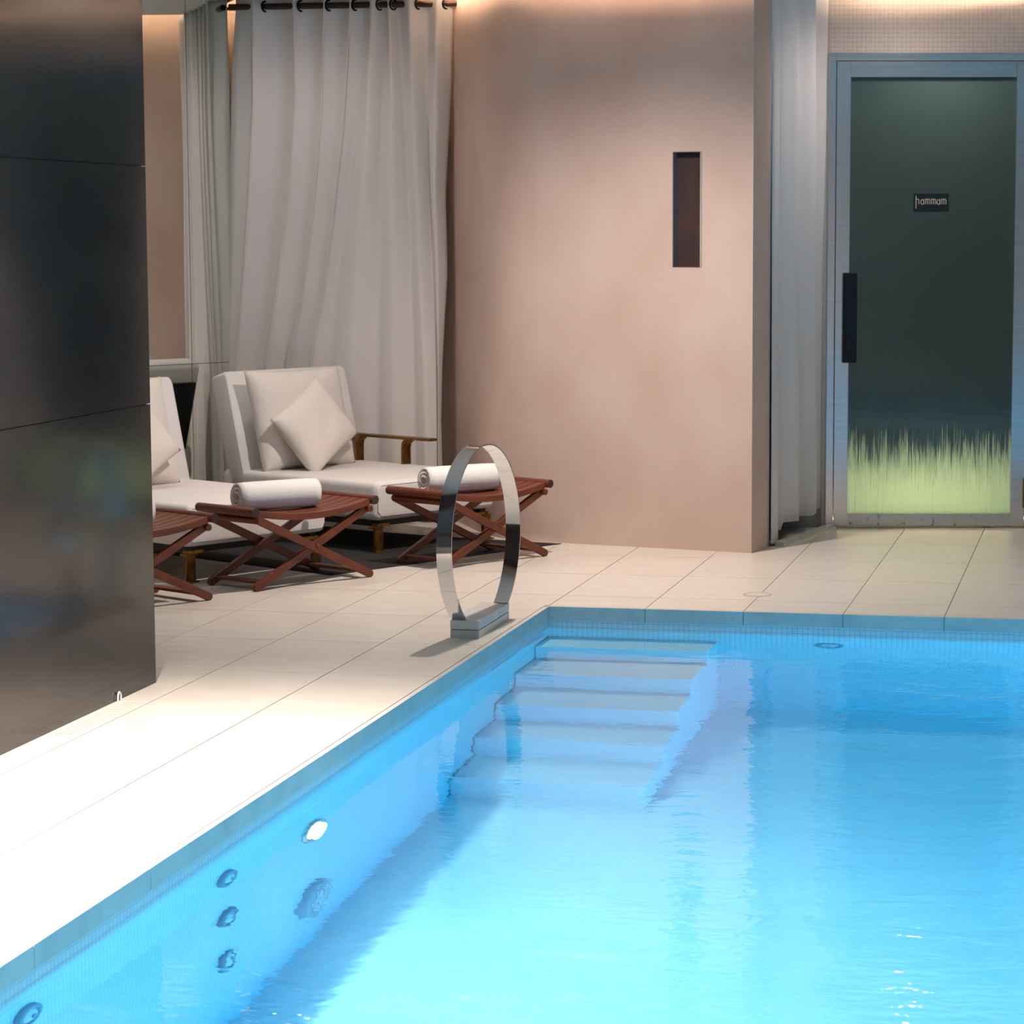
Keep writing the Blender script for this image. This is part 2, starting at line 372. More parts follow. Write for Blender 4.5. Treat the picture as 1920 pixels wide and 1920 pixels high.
struct(MB().box(-4.9, -3.38, YCW, YCW + .2, 0, 2.8).o('wall_curtain', 'plaster'))

# mirror wall: backing board and its panes
mw = MB().box(-.06, -.012, -7.5, .26, 0, CEIL).o('wall_mirror', 'mirror_edge', loc=MC, rz=LR); struct(mw)
cols = [.0, -.32, -1.32, -2.32, -3.32, -4.32, -5.32]; rows = [(.004, .797), (.800, CEIL - .002)]
JT = (pln(356, 400, MC, e2) - MC).dot(e1); cols = [.25] + [JT - 1.0 * k for k in range(7)]
JZ = pln(350, 683, MC, e2).z; rows = [(.004, JZ - .0015), (JZ + .0015, CEIL - .002)]
for c in range(len(cols) - 1):
    for (z0, z1) in rows:
        MB().box(-.012, -.006, cols[c + 1] + .0015, cols[c] - .0015, z0, z1).o('mirror_panel', 'mirror', mw)

# dark tiled wall beside the deck
XD, YD = -3.03, 7.731
dw = MB().box(XD - .34, XD - .010, -2.6, YD - .010, 0, CEIL).o('wall_left', 'dark_joint'); struct(dw)
for (z0, z1) in ((.0, .902), (.902, 1.653), (1.653, CEIL)):
    for k in range(4):
        y1 = YD - 2.4 * k; y0 = max(-2.6, y1 - 2.4)
        MB().box(XD - .010, XD, y0 + .0012, y1 - (.0012 if k else 0), z0 + .0016, z1 - .0016).o('wall_panel', 'dark_tile', dw)
    MB().box(XD - .34, XD - .0101, YD - .010, YD, z0 + .0016, z1 - .0016).o('wall_panel', 'dark_tile', dw)

# closing walls out of view
struct(MB().box(-10.6, XD - .34, 6.4, 6.6, 0, CEIL).o('wall_alcove_side', 'plaster_grey'))
struct(MB().box(4.4, 4.6, -2.8, 14.0, 0, 2.8).o('wall_right', 'plaster_grey'))
struct(MB().box(XD - .34, 4.6, -2.8, -2.6, 0, 2.8).o('wall_front', 'plaster_grey'))

# ceiling with light coves along the beige wall and the door wall
n1 = Vector((dWA.y, -dWA.x, 0)) * 1.0
if n1.y > 0: n1 = -n1
inn = Vector((math.sin(DR), -math.cos(DR), 0))
cA = WB + n1 * .16 - dWA * .05; cB = WA + n1 * .16
dl = D0 + inn * .14 - DX * .10; drr = D0 + inn * .14 + DX * 6.2
INN = []                                              # inner lip of the cove, following the bend of the wall
for k in range(len(curve)):
    a_ = curve[max(0, k - 1)]; b_ = curve[min(len(curve) - 1, k + 1)]; d_ = (b_ - a_).normalized(); q_ = curve[k] + Vector((-d_.y, d_.x, 0)) * .16
    if q_.y < YCW - .16: INN.append((q_.x, q_.y))
poly = [(-10.8, -2.8), (4.6, -2.8), (4.6, drr.y - .2), (drr.x - .4, drr.y), (dl.x, dl.y), (-1.42, 11.42), (cA.x, cA.y)] + INN + [(-4.3, YCW - .16), (-4.9, YCW - .16), (-10.8, 7.0)]
struct(MB().prism(poly, CEIL, CEIL + .03).o('ceiling', 'ceiling_paint'))
struct(MB().box(-10.8, 4.6, -2.8, 15.6, 2.80, 2.84).o('ceiling_cove_lid', 'ceiling_paint'))
def strip(name, p, q, label, z=CEIL + .032):
    d = (q - p).normalized()
    t = thing(name, label, 'light strip', ((p.x + q.x) / 2, (p.y + q.y) / 2, z), math.atan2(d.y, d.x)); L = (q - p).length
    MB().box(-L / 2, L / 2, -.014, .014, 0, .006).o('channel', 'white_plastic', t)
    MB().box(-L / 2, L / 2, -.010, .010, .0062, .012).o('led_tape', 'cove_led', t); return t
strip('cove_light', cA + n1 * .0145, cB + n1 * .0145, 'warm light strip hidden in the ceiling cove over the beige wall')
lip = [Vector((x_, y_, 0)) for x_, y_ in INN]
for p_, q_, wh in ((lip[0], lip[5], 'where the beige wall starts to bend'), (lip[5], lip[-1], 'where the beige wall turns behind the curtain'), (Vector((-3.55, YCW - .16, 0)), Vector((-4.30, YCW - .16, 0)), 'over the long curtain')):
    d_ = (q_ - p_).normalized(); off = Vector((-d_.y, d_.x, 0)) * .0145
    strip('cove_light', p_ + off, q_ + off, 'warm light strip hidden in the ceiling cove ' + wh)
strip('cove_light', dl + inn * .0145 + DX * .15, dl + inn * .0145 + DX * 5.5, 'warm light strip hidden in the ceiling cove over the steam room door')

# door wall, frame, door leaf
def dmb(): return MB()
LW, LH = .935, 2.262                                  # door leaf
dwall = MB(); dwall.box(-.06, -.040, 0, .12, 0, 2.8); dwall.box(-.62, -.06, .03, .12, 0, 2.8); dwall.box(-.06, LW + .04, 0, .12, 2.302, 2.8); dwall.box(LW + .04, 6.3, 0, .12, 0, 2.8)
struct(dwall.o('wall_back_door', 'wall_mosaic', loc=D0, rz=DR))
fr = MB(); fr.box(-.040, -.003, -.012, .10, 0, 2.302); fr.box(LW + .003, LW + .040, -.012, .10, 0, 2.302); fr.box(-.003, LW + .003, -.012, .10, LH + .003, 2.302)
fr = struct(fr.o('trim_1', 'steel', loc=D0, rz=DR, bevel=.002)); fr['label'] = 'brushed steel door frame set in the mosaic wall'
lf = MB(); sw = .068
lf.box(0, sw, 0, .045, .012, LH); lf.box(LW - sw, LW, 0, .045, .012, LH); lf.box(sw, LW - sw, 0, .045, LH - .075, LH)
leaf = struct(lf.o('door_1', 'steel', loc=D0 - DY * .004, rz=DR, bevel=.0015)); leaf['label'] = 'steel-framed steam room door with misted dark glass'
MB().box(sw + .0005, LW - sw - .0005, 0, .045, .012, .066).o('bottom_rail', 'steel_worn', leaf)
MB().box(sw - .001, LW - sw + .001, .018, .026, .065, LH - .074).o('glass_pane', 'door_glass', leaf)
hd = MB().box(.036, .105, -.030, -.018, .812, 1.247).o('handle', 'black_metal', leaf, bevel=.002); hd['label'] = 'flat black door pull'
MB().box(.06, .082, -.018, 0, .86, .885).box(.06, .082, -.018, 0, 1.175, 1.20).o('standoff', 'black_metal', hd)
hg = MB().tube([(LW + .002, -.010, .10), (LW + .002, -.010, .245)], .009, 12).o('hinge', 'brass', leaf)
MB().tube([(LW + .002, -.010, 1.98), (LW + .002, -.010, 2.12)], .009, 12).o('hinge', 'brass', leaf)
# sign on the glass
sg = thing('door_sign', 'small black plate reading hammam fixed on the steam room door', 'sign', D0 + DX * .376 + DY * .010, DR)
MB().box(0, .172, -.002, .002, 1.542, 1.630).o('plate', 'sign_black', sg)
def arc(cx_, cz, rx, rz, a0, a1, n=10): return [(cx_ + rx * math.cos(math.radians(a0 + (a1 - a0) * k / n)), cz + rz * math.sin(math.radians(a0 + (a1 - a0) * k / n))) for k in range(n + 1)]
lt = MB()
def stroke(pts, wd=.0022):
    for p, q in zip(pts, pts[1:]):
        d = Vector((q[0] - p[0], 0, q[1] - p[1]))
        if d.length > 1e-6: lt.bar((p[0], -.0026, p[1]), (q[0], -.0026, q[1]), wd * 1.1, .0012, Vector((0, 1, 0)))
zb, xh = 1.579, .025; x = .013
stroke([(x, 1.558), (x, 1.620)]); stroke([(x, zb + .013)] + arc(x + .007, zb + xh - .009, .007, .009, 180, 0) + [(x + .014, zb)])
def letter_m(x):
    stroke([(x, zb), (x, zb + xh)])
    for k in range(2): stroke(arc(x + .005 + .010 * k, zb + xh - .007, .005, .007, 180, 0, 8) + [(x + .010 * (k + 1), zb)])
def letter_a(x): stroke(arc(x + .0075, zb + .0105, .0075, .0115, 0, 360, 16)); stroke([(x + .0152, zb), (x + .0152, zb + xh)])
letter_a(.036); letter_m(.060); letter_m(.088); letter_a(.114); letter_m(.138)
lt.o('lettering', 'sign_letter', sg)

# steam room behind the door
hm = MB(); hm.box(-.5, 1.9, 2.2, 2.3, 0, 2.6)
struct(hm.o('wall_hammam_back', 'hammam_mosaic', loc=D0, rz=DR))
struct(MB().box(-.6, -.5, .12, 2.3, 0, 2.6).o('wall_hammam_left', 'hammam_mosaic', loc=D0, rz=DR))
struct(MB().box(1.9, 2.0, .12, 2.3, 0, 2.6).o('wall_hammam_right', 'hammam_mosaic', loc=D0, rz=DR))
struct(MB().box(-.6, 2.0, .12, 2.3, 2.55, 2.6).o('ceiling_hammam', 'hammam_mosaic', loc=D0, rz=DR))
struct(MB().box(-.6, 2.0, .05, 2.3, -.011, .006).o('floor_hammam', 'hammam_stone', loc=D0, rz=DR))
bn = thing('steam_bench', 'stone bench glimpsed behind the misted glass door', 'bench', D0 + DX * .7 + DY * 1.95, DR)
MB().box(-1.15, 1.15, -.25, .24, .36, .42).o('bench_top', 'hammam_mosaic', bn); MB().box(-1.15, 1.15, .0, .24, .0065, .36).o('bench_base', 'hammam_mosaic', bn)
ls = thing('floor_light_strip', 'greenish light strip in the steam room floor behind the door', 'light strip', D0 + DX * .47 + DY * .30, DR)
MB().box(-.44, .44, -.02, .02, .0125, .0165).o('led_tape', 'hammam_led', ls); MB().box(-.46, .46, -.025, .025, .0065, .0124).o('channel', 'white_plastic', ls)
ls = thing('steam_room_light', 'dim lamp on the steam room ceiling', 'lamp', D0 + DX * .50 + DY * .36 + Vector((0, 0, 2.5)), DR)
MB().lathe([(.09, 0), (.10, .02), (.10, .0495)], 24).o('housing', 'white_plastic', ls); MB().lathe([(.08, -.004), (.085, -.0005)], 24).o('diffuser', 'hammam_top', ls)

# curtained niche beside the door
struct(MB().prism([(-3.0, 12.50), (-1.46, 12.505), (-1.46, 12.58), (-3.0, 12.58)], 0, 2.8).o('wall_niche_back', 'plaster_grey'))
cdir = Vector((.175, .86, 0)).normalized(); p0 = WC + Vector((.012, .0, 0))
struct(MB().bar(p0 + Vector((.035, .02, .010)), p0 + cdir * .80 + Vector((.035, 0, .010)), .045, .02).o('trim_2', 'coping')); bpy.data.objects['trim_2']['label'] = 'low pale sill on the floor along the side curtain'

# water
NX, NY = 200, 320
def wave(x, y):
    a = noise.noise(Vector((x * 1.1 + 3, y * 1.6, 0))) * .0045
    b = noise.noise(Vector((x * 3.2, y * 5.0, 4.0))) * .0016
    r = min(1, max(.25, (x + 1.9) / 1.6)) * min(1, max(.3, (y - 5.0) / 3.5))
    c = noise.noise(Vector((x * 8, y * 15, 9.0))) * .0012 * r
    return a * (.5 + .5 * r) + b * r + c
wv = []; wf = []
X0, X1, Y0, Y1 = XW - .003, XR + .003, YN - .003, YB + .003
for j in range(NY + 1):
    for i in range(NX + 1):
        x = X0 + (X1 - X0) * i / NX; y = Y0 + (Y1 - Y0) * j / NY; wv.append((x, y, ZW + wave(x, y)))
for j in range(NY):
    for i in range(NX):
        k = j * (NX + 1) + i; wf.append((k, k + 1, k + NX + 2, k + NX + 1))
W1 = NX + 1
b0 = len(wv); wv += [(X0, Y0, ZF - .003), (X1, Y0, ZF - .003), (X1, Y1, ZF - .003), (X0, Y1, ZF - .003)]
wf += [(b0, b0 + 3, b0 + 2, b0 + 1)]
wf.append(tuple([b0, b0 + 1] + [i for i in range(NX, -1, -1)]))
wf.append(tuple([b0 + 1, b0 + 2] + [j * W1 + NX for j in range(NY, -1, -1)]))
wf.append(tuple([b0 + 2, b0 + 3] + [NY * W1 + i for i in range(0, NX + 1)]))
wf.append(tuple([b0 + 3, b0] + [j * W1 for j in range(0, NY + 1)]))
wo = mesh('pool_water', wv, wf, 'water')
for p in wo.data.polygons: p.use_smooth = len(p.vertices) == 4 and p.normal.z > .5
wo['label'] = 'clear blue rippled pool water'; wo['category'] = 'water'; wo['kind'] = 'stuff'
wo.cycles.is_caustics_caster = True
for n_ in ('floor_pool', 'wall_pool_side', 'wall_pool_end', 'wall_pool_far_side', 'wall_pool_near'): bpy.data.objects[n_].cycles.is_caustics_receiver = True
for c_ in st.children: c_.cycles.is_caustics_receiver = True

# ------------------------------------------------------------------ ceiling downlights
def downlight(x, y, energy, label, color=SOFTWARM, size=95, blend=.6, aim=None, caustic=False):
    t = thing('downlight', label, 'ceiling light', (x, y, CEIL), 0, 'recessed ceiling downlights')
    MB().lathe([(.040, -.001), (.052, -.004), (.055, 0)], 24, cap=False).o('rim', 'steel', t)
    MB().lathe([(.0, -.0005), (.040, -.0008)], 24, cap=False).o('lens', 'downlight_glow', t)
    l = bpy.data.lights.new('downlight_beam', 'SPOT'); l.energy = energy; l.color = color; l.spot_size = math.radians(size); l.spot_blend = blend; l.shadow_soft_size = .04
    lo = bpy.data.objects.new('beam', l); COL.objects.link(lo); lo.parent = t; lo.location = (0, 0, -.02)
    l.cycles.is_caustics_light = caustic
    if aim: lo.rotation_euler = Vector((aim[0] - x, aim[1] - y, -CEIL)).to_track_quat('-Z', 'Y').to_euler()
    return t
downlight(-2.46, 5.80, DOWN_DECK, 'downlight over the pale deck between dark wall and pool', size=92, blend=.65, caustic=True)
downlight(-2.46, 3.80, DOWN_DECK, 'downlight over the near deck by the dark wall', size=92, blend=.65, caustic=True)
downlight(-2.25, 10.2, DOWN_BACK, 'downlight over the deck before the beige wall', size=150, blend=1.0, caustic=True)
downlight(*al(-.1, .55)[:2], DOWN_ALC, 'downlight over the lounger by the long curtain', (1.0, .90, .84), size=165, blend=1.0)
downlight(*al(-1.15, .6)[:2], DOWN_ALC, 'downlight over the middle lounger', (1.0, .90, .84), size=165, blend=1.0)
downlight(*al(-2.2, .6)[:2], DOWN_ALC, 'downlight over the lounger hidden behind the dark wall', (1.0, .90, .84), size=165, blend=1.0)
downlight(-.95, 12.02, DOWN_ROOM * .4, 'downlight over the deck before the steam room door', size=160, blend=1.0)
downlight(3.5, 8.0, DOWN_ROOM, 'unseen fill downlight added over the far side deck, pool end', size=120, blend=.9)  # this and the next: out of view, added for general room light
downlight(3.5, 4.0, DOWN_ROOM, 'unseen fill downlight added over the far side deck, pool middle', size=120, blend=.9)

downlight(-1.2, -1.5, FILL_NEAR, 'unseen fill downlight added over the near deck, towards the dark wall', (.97, .93, 1.0), size=150, blend=1.0)  # this and the next: added to light the front wall the steel reflects
downlight(1.8, -1.5, FILL_NEAR, 'unseen fill downlight added over the near deck, towards the far side', (.97, .93, 1.0), size=150, blend=1.0)

# ------------------------------------------------------------------ pool fittings
def pool_lamp(x, y, z, sx, label, POOL, tint):
    t = thing('pool_lamp', label, 'pool light', (x, y, z)); R_ = rings((0, 0, 0), (sx, 0, 0))
    MB().lathe([(.070, 0), (.070, .010), (.090, .012), (.095, .006), (.095, 0)], 32, R_, cap=False).o('bezel', 'steel', t, smooth=True)
    MB().lathe([(.001, .016), (.05, .013), (.069, .006)], 32, R_, cap=False).o('lens', 'pool_lamp_glow', t, smooth=True)
    l = bpy.data.lights.new('pool_beam', 'AREA'); l.shape = 'DISK'; l.size = .13; l.energy = POOL; l.color = tint
    lo = bpy.data.objects.new('beam', l); COL.objects.link(lo); lo.parent = t; lo.location = (.022 * sx, 0, 0); lo.rotation_euler = (0, -PI / 2 * sx, 0)
    return t
pool_lamp(XW, 6.64, -.50, 1, 'glowing round lamp in the pool side wall by the stacked jets', POOL_SIDE, (.60, .88, 1.0))
pool_lamp(XW, 3.00, -.50, 1, 'unseen fill lamp added in the pool side wall, near end of the pool', POOL_SIDE, (.60, .88, 1.0))  # added out of view so the basin is lit more evenly
pool_lamp(XR, 7.60, -.50, -1, 'unseen blue fill lamp added in the far pool side wall, towards the steps', POOL_FILL, (.06, .62, 1.0))  # this and the next: added out of view to brighten and blue the water
pool_lamp(XR, 4.20, -.50, -1, 'unseen blue fill lamp added in the far pool side wall, middle of the pool', POOL_FILL, (.06, .62, 1.0))
def jet(name, p, nrm, r, label, group=None):
    t = thing(name, label, 'pool jet', p); R_ = rings((0, 0, 0), nrm)
    MB().lathe([(r * .62, .0), (r * .66, .014), (r * .95, .012), (r, .0)], 28, R_, cap=False).o('flange', 'jet_shade', t, smooth=True)
    MB().lathe([(.0005, .020), (r * .35, .018), (r * .58, .010), (r * .63, .002)], 24, R_, cap=False).o('eyeball', 'white_plastic', t, smooth=True)
    MB().lathe([(.0005, .0215), (r * .2, .0212)], 16, R_, cap=False).o('nozzle', 'jet_shade', t)
    return t
jet('pool_jet', (XW, 5.94, -.32), (1, 0, 0), .062, 'topmost of three stacked jets in the pool side wall')
jet('pool_jet', (XW, 5.94, -.66), (1, 0, 0), .062, 'middle one of three stacked jets in the pool side wall')
jet('pool_jet', (XW, 5.93, -.985), (1, 0, 0), .062, 'lowest of three stacked jets in the pool side wall')
jet('pool_jet', (XW, 4.75, -.24), (1, 0, 0), .062, 'jet alone near the waterline of the pool side wall')
jet('pool_inlet', (-1.057, YB, -.27), (0, -1, 0), .055, 'round inlet in the pool end wall under the coping')
t = thing('suction_cover', 'large round suction cover low in the pool side wall', 'drain cover', (XW, 6.63, -1.14)); R_ = rings((0, 0, 0), (1, 0, 0))
MB().lathe([(.128, 0), (.122, .022), (.10, .030), (.096, .020), (.0005, .022)], 36, R_, cap=False).o('cover', 'suction_grey', t, smooth=True)
for k in range(-3, 4):
    h = math.sqrt(.09 ** 2 - (k * .024) ** 2); MB().box(.022, .032, -h, h, k * .024 - .007, k * .024 + .007).o('slat', 'white_plastic', t)

# chrome hoop on its stone foot
t = thing('grab_hoop', 'polished steel hoop handrail on a small stone block at the pool corner', 'handrail', (-2.278, 9.03, 0))
MB().box(-.053, .053, -.232, .232, 0, .028).o('base_block', 'coping', t, bevel=.001)
MB().box(-.050, .050, -.229, .229, .028, .031).o('joint', 'dark_joint', t)
MB().box(-.053, .053, -.232, .232, .031, .063).o('base_slab', 'coping', t, bevel=.001)
r, cz = .345, .063 + .272; a0 = math.asin(-.272 / .345); hv = []; hf = []; N = 96; wdt = .029; th = .005
yaw = math.radians(-7.5)
for k in range(N + 1):
    a = a0 + (PI - 2 * a0) * k / N
    for (rr, ww) in ((r, -wdt), (r, wdt), (r - th, wdt), (r - th, -wdt)):
        q = Vector((ww, rr * math.cos(a), 0)); q = Matrix.Rotation(yaw, 3, 'Z') @ q; hv.append((q.x, q.y, cz + rr * math.sin(a)))
for k in range(N):
    for j in range(4): hf.append((k * 4 + j, k * 4 + (j + 1) % 4, k * 4 + 4 + (j + 1) % 4, k * 4 + 4 + j))
hf += [(0, 1, 2, 3), (N * 4 + 3, N * 4 + 2, N * 4 + 1, N * 4)]
hoop = mesh('hoop', hv, hf, 'chrome', t)
for p in hoop.data.polygons: p.use_smooth = True
es = hoop.modifiers.new('split', 'EDGE_SPLIT'); es.split_angle = math.radians(40)

# ------------------------------------------------------------------ loungers
def rounded_box(x0, x1, y0, y1, z0, z1, r, puff=0.0):
    bm = bmesh.new(); bmesh.ops.create_cube(bm, size=1)
    bmesh.ops.subdivide_edges(bm, edges=bm.edges, cuts=12, use_grid_fill=True)
    sx, sy, sz = x1 - x0, y1 - y0, z1 - z0
    for v in bm.verts:
        p = Vector((v.co.x * sx, v.co.y * sy, v.co.z * sz)); q = Vector((max(-sx / 2 + r, min(sx / 2 - r, p.x)), max(-sy / 2 + r, min(sy / 2 - r, p.y)), max(-sz / 2 + r, min(sz / 2 - r, p.z))))
        d = p - q
        if d.length > 1e-6: p = q + d.normalized() * r
        if v.co.z > .49 and puff: p.z += puff * (1 - (2 * v.co.x) ** 2) * (1 - (2 * v.co.y) ** 2)
        v.co = p + Vector(((x0 + x1) / 2, (y0 + y1) / 2, (z0 + z1) / 2))
    # edge loops near the rounding
    me = bpy.data.meshes.new('rounded'); bm.to_mesh(me); bm.free(); return me
def soft_box(name, m, parent, x0, x1, y0, y1, z0, z1, r, puff=0.0):
    """box with bevelled edges and a slightly swollen top"""
    bm = bmesh.new(); bmesh.ops.create_cube(bm, size=1)
    for v in bm.verts: v.co = Vector(((x0 + x1) / 2 + v.co.x * (x1 - x0), (y0 + y1) / 2 + v.co.y * (y1 - y0), (z0 + z1) / 2 + v.co.z * (z1 - z0)))
    bmesh.ops.bevel(bm, geom=list(bm.edges), offset=r, segments=5, profile=.6, affect='EDGES')
    me = bpy.data.meshes.new(name); bm.to_mesh(me); bm.free(); o = link(name, me, m, parent, smooth=True); return o
def make_lounger(name, label, arm):
    t = thing(name, label, 'lounger', (0, 0, 0), LR, 'white loungers in the mirrored alcove')
    hw = .385
    # frame
    fr = MB(); 
    for s in (-1, 1): fr.box(.02, 1.34, s * (hw - .06) - .018, s * (hw - .06) + .018, .118, .148)
    for x in (.06, .45, .85, 1.30): fr.box(x - .02, x + .02, -(hw - .06), hw - .06, .120, .146)
    fr.o('frame', 'black_frame', t)
    for sx, x in ((0, .14), (1, 1.335)):
        for s in (-1, 1):
            y = s * (hw - .035); b = MB()
            b.box(x - .007, x + .007, y - .026, y + .026, .0, .112); b.box(x - .012, x + .03, y - .026, y + .026, .0, .008)
            b.box(x - .035, x + .012, y - .026, y + .026, .110, .120)
            lg = b.o('leg', 'brass', t, bevel=.003)
            MB().box(x - .02, x + .016, y - s * .03 - .05, y - s * .03 + .03, .120, .134).o('bracket', 'brass', lg)
    # mattress
    mt = soft_box('mattress', 'canvas', t, .30, 1.365, -hw, hw, .149, .325, .035)
    pp = [(1.362, -hw + .03, .17), (1.362, -hw + .012, .19), (1.362, -hw + .012, .29), (1.362, -hw + .03, .31), (1.362, hw - .03, .31), (1.362, hw - .012, .29), (1.362, hw - .012, .19), (1.362, hw - .03, .17)]
    MB().tube(pp, .0035, 6, closed=True).o('piping', 'canvas_grey', mt, smooth=True)
    # backrest: leaning slab, profile in x-z, pushed across
    prof = [(.375, .205), (.228, .735), (.232, .752), (.246, .762), (.318, .785), (.334, .782), (.342, .768), (.478, .235)]
    bk = MB().prism(prof, -hw, hw, 'y').o('backrest', 'canvas_grey', t, smooth=False, bevel=.018, seg=3)
    for p in bk.data.polygons: p.use_smooth = True
    bp = MB(); bp.prism([(.345, .15), (.205, .66), (.222, .665), (.368, .15)], -hw + .05, hw - .05, 'y'); bp.o('back_panel', 'black_panel', t)
    for s in (-1, 1):
        MB().bar((.335, s * (hw - .012), .27), (.345, s * (hw - .012), .27), .004, .004).o('seam_end', 'canvas_grey', bk)
    for s in (-1, 1):
        MB().tube([(.462, s * (hw - .004), .27), (.338, s * (hw - .004), .755)], .0035, 6).o('piping', 'canvas', bk)
    if arm:
        y = .352; ar = MB().box(.40, .985, y - .028, y + .028, .445, .459).o('armrest', 'brass', t, bevel=.004)
        for x in (.46, .79):
            b = MB(); pts = [(x + .035, .447), (x + .018, .445), (x + .006, .432), (x, .41), (x, .13), (x + .014, .13), (x + .014, .405), (x + .02, .425), (x + .035, .436)]
            b.prism(pts, y - .026, y + .026, 'y'); b.o('arm_bracket', 'brass', ar)
    return t
def pillow(name, label, wx, wy, thick, center, nrm_lean, roll, parent_rz=LR, seed=0, group=None):
    """square scatter cushion: local x across, y up, z out"""
    N = 26; v = []; f = []
    for side in (1, -1):
        for j in range(N + 1):
            for i in range(N + 1):
                u = -1 + 2 * i / N; w_ = -1 + 2 * j / N
                pin = .055
                x = wx / 2 * u * (1 - pin * (1 - u * u * 0) * (1 - w_ * w_)); y = wy / 2 * w_ * (1 - pin * (1 - u * u))
                e = ((1 - u ** 4) * (1 - w_ ** 4)) ; z = thick / 2 * max(0, e) ** .55
                z += .006 * noise.noise(Vector((u * 2.2 + seed, w_ * 2.2, seed))) * max(0, e) ** .4
                v.append((x, y, side * z))
    n1_ = (N + 1) ** 2
    for sd in (0, 1):
        for j in range(N):
            for i in range(N):
                k = sd * n1_ + j * (N + 1) + i; q = (k, k + 1, k + N + 2, k + N + 1); f.append(q if sd == 0 else q[::-1])
    me = bpy.data.meshes.new(name); me.from_pydata(v, [], f)
    bm = bmesh.new(); bm.from_mesh(me); bmesh.ops.remove_doubles(bm, verts=bm.verts, dist=1e-5); bm.to_mesh(me); bm.free()
    o = link(name, me, 'pillow', None, smooth=True); tag(o, label, 'pillow', group)
    X = e1; Yv = (Vector((0, 0, 1)) * math.cos(nrm_lean) - e2 * math.sin(nrm_lean)); Z = X.cross(Yv)
    if Z.dot(e2) < 0: Z = -Z; X = -X
    R3 = Matrix((X, Yv, Z)).transposed() @ Matrix.Rotation(roll, 3, 'Z')
    o.matrix_world = Matrix.Translation(center) @ R3.to_4x4()
    # seam piping
    return o
LOUNGERS = [(.108, 0.0, 'white lounger with a brass armrest in front of the long curtain', True),
            (-1.075, .115, 'white lounger with a rolled-towel stool between curtain-side lounger and dark wall', False),
            (-2.245, .12, 'white lounger mostly hidden behind the dark tiled wall', False)]
L0 = make_lounger('lounger', LOUNGERS[0][2], True); L1 = None
for n, (a, b, lab, arm) in enumerate(LOUNGERS):
    if n == 0: L = L0
    elif n == 1: L = L1 = make_lounger('lounger', lab, False)
    else: L = copy_tree(L1)
    L['label'] = lab; L.location = al(a, b)
who = ['the armrest lounger by the long curtain', 'the middle lounger beside the dark wall', 'the lounger hidden by the dark wall']
for n, (a, b, lab, arm) in enumerate(LOUNGERS):
    lean = .26
    upv = Vector((0, 0, 1)) * math.cos(lean) - e2 * math.sin(lean)
    O = al(a - .108, b + .565, .328)
    pillow('back_pillow', 'large square white pillow leaning on ' + who[n], .60, .50, .15, O + e1 * (.045) + upv * .235, lean, 0, seed=n + 1, group='large back pillows on the loungers')
    pillow('scatter_pillow', 'small white pillow tilted on its corner on ' + who[n], .41, .35, .12, O + e2 * .135 + e1 * (.004) + upv * .205, lean + .12, math.radians(30), seed=n + 5, group='small tilted pillows on the loungers')

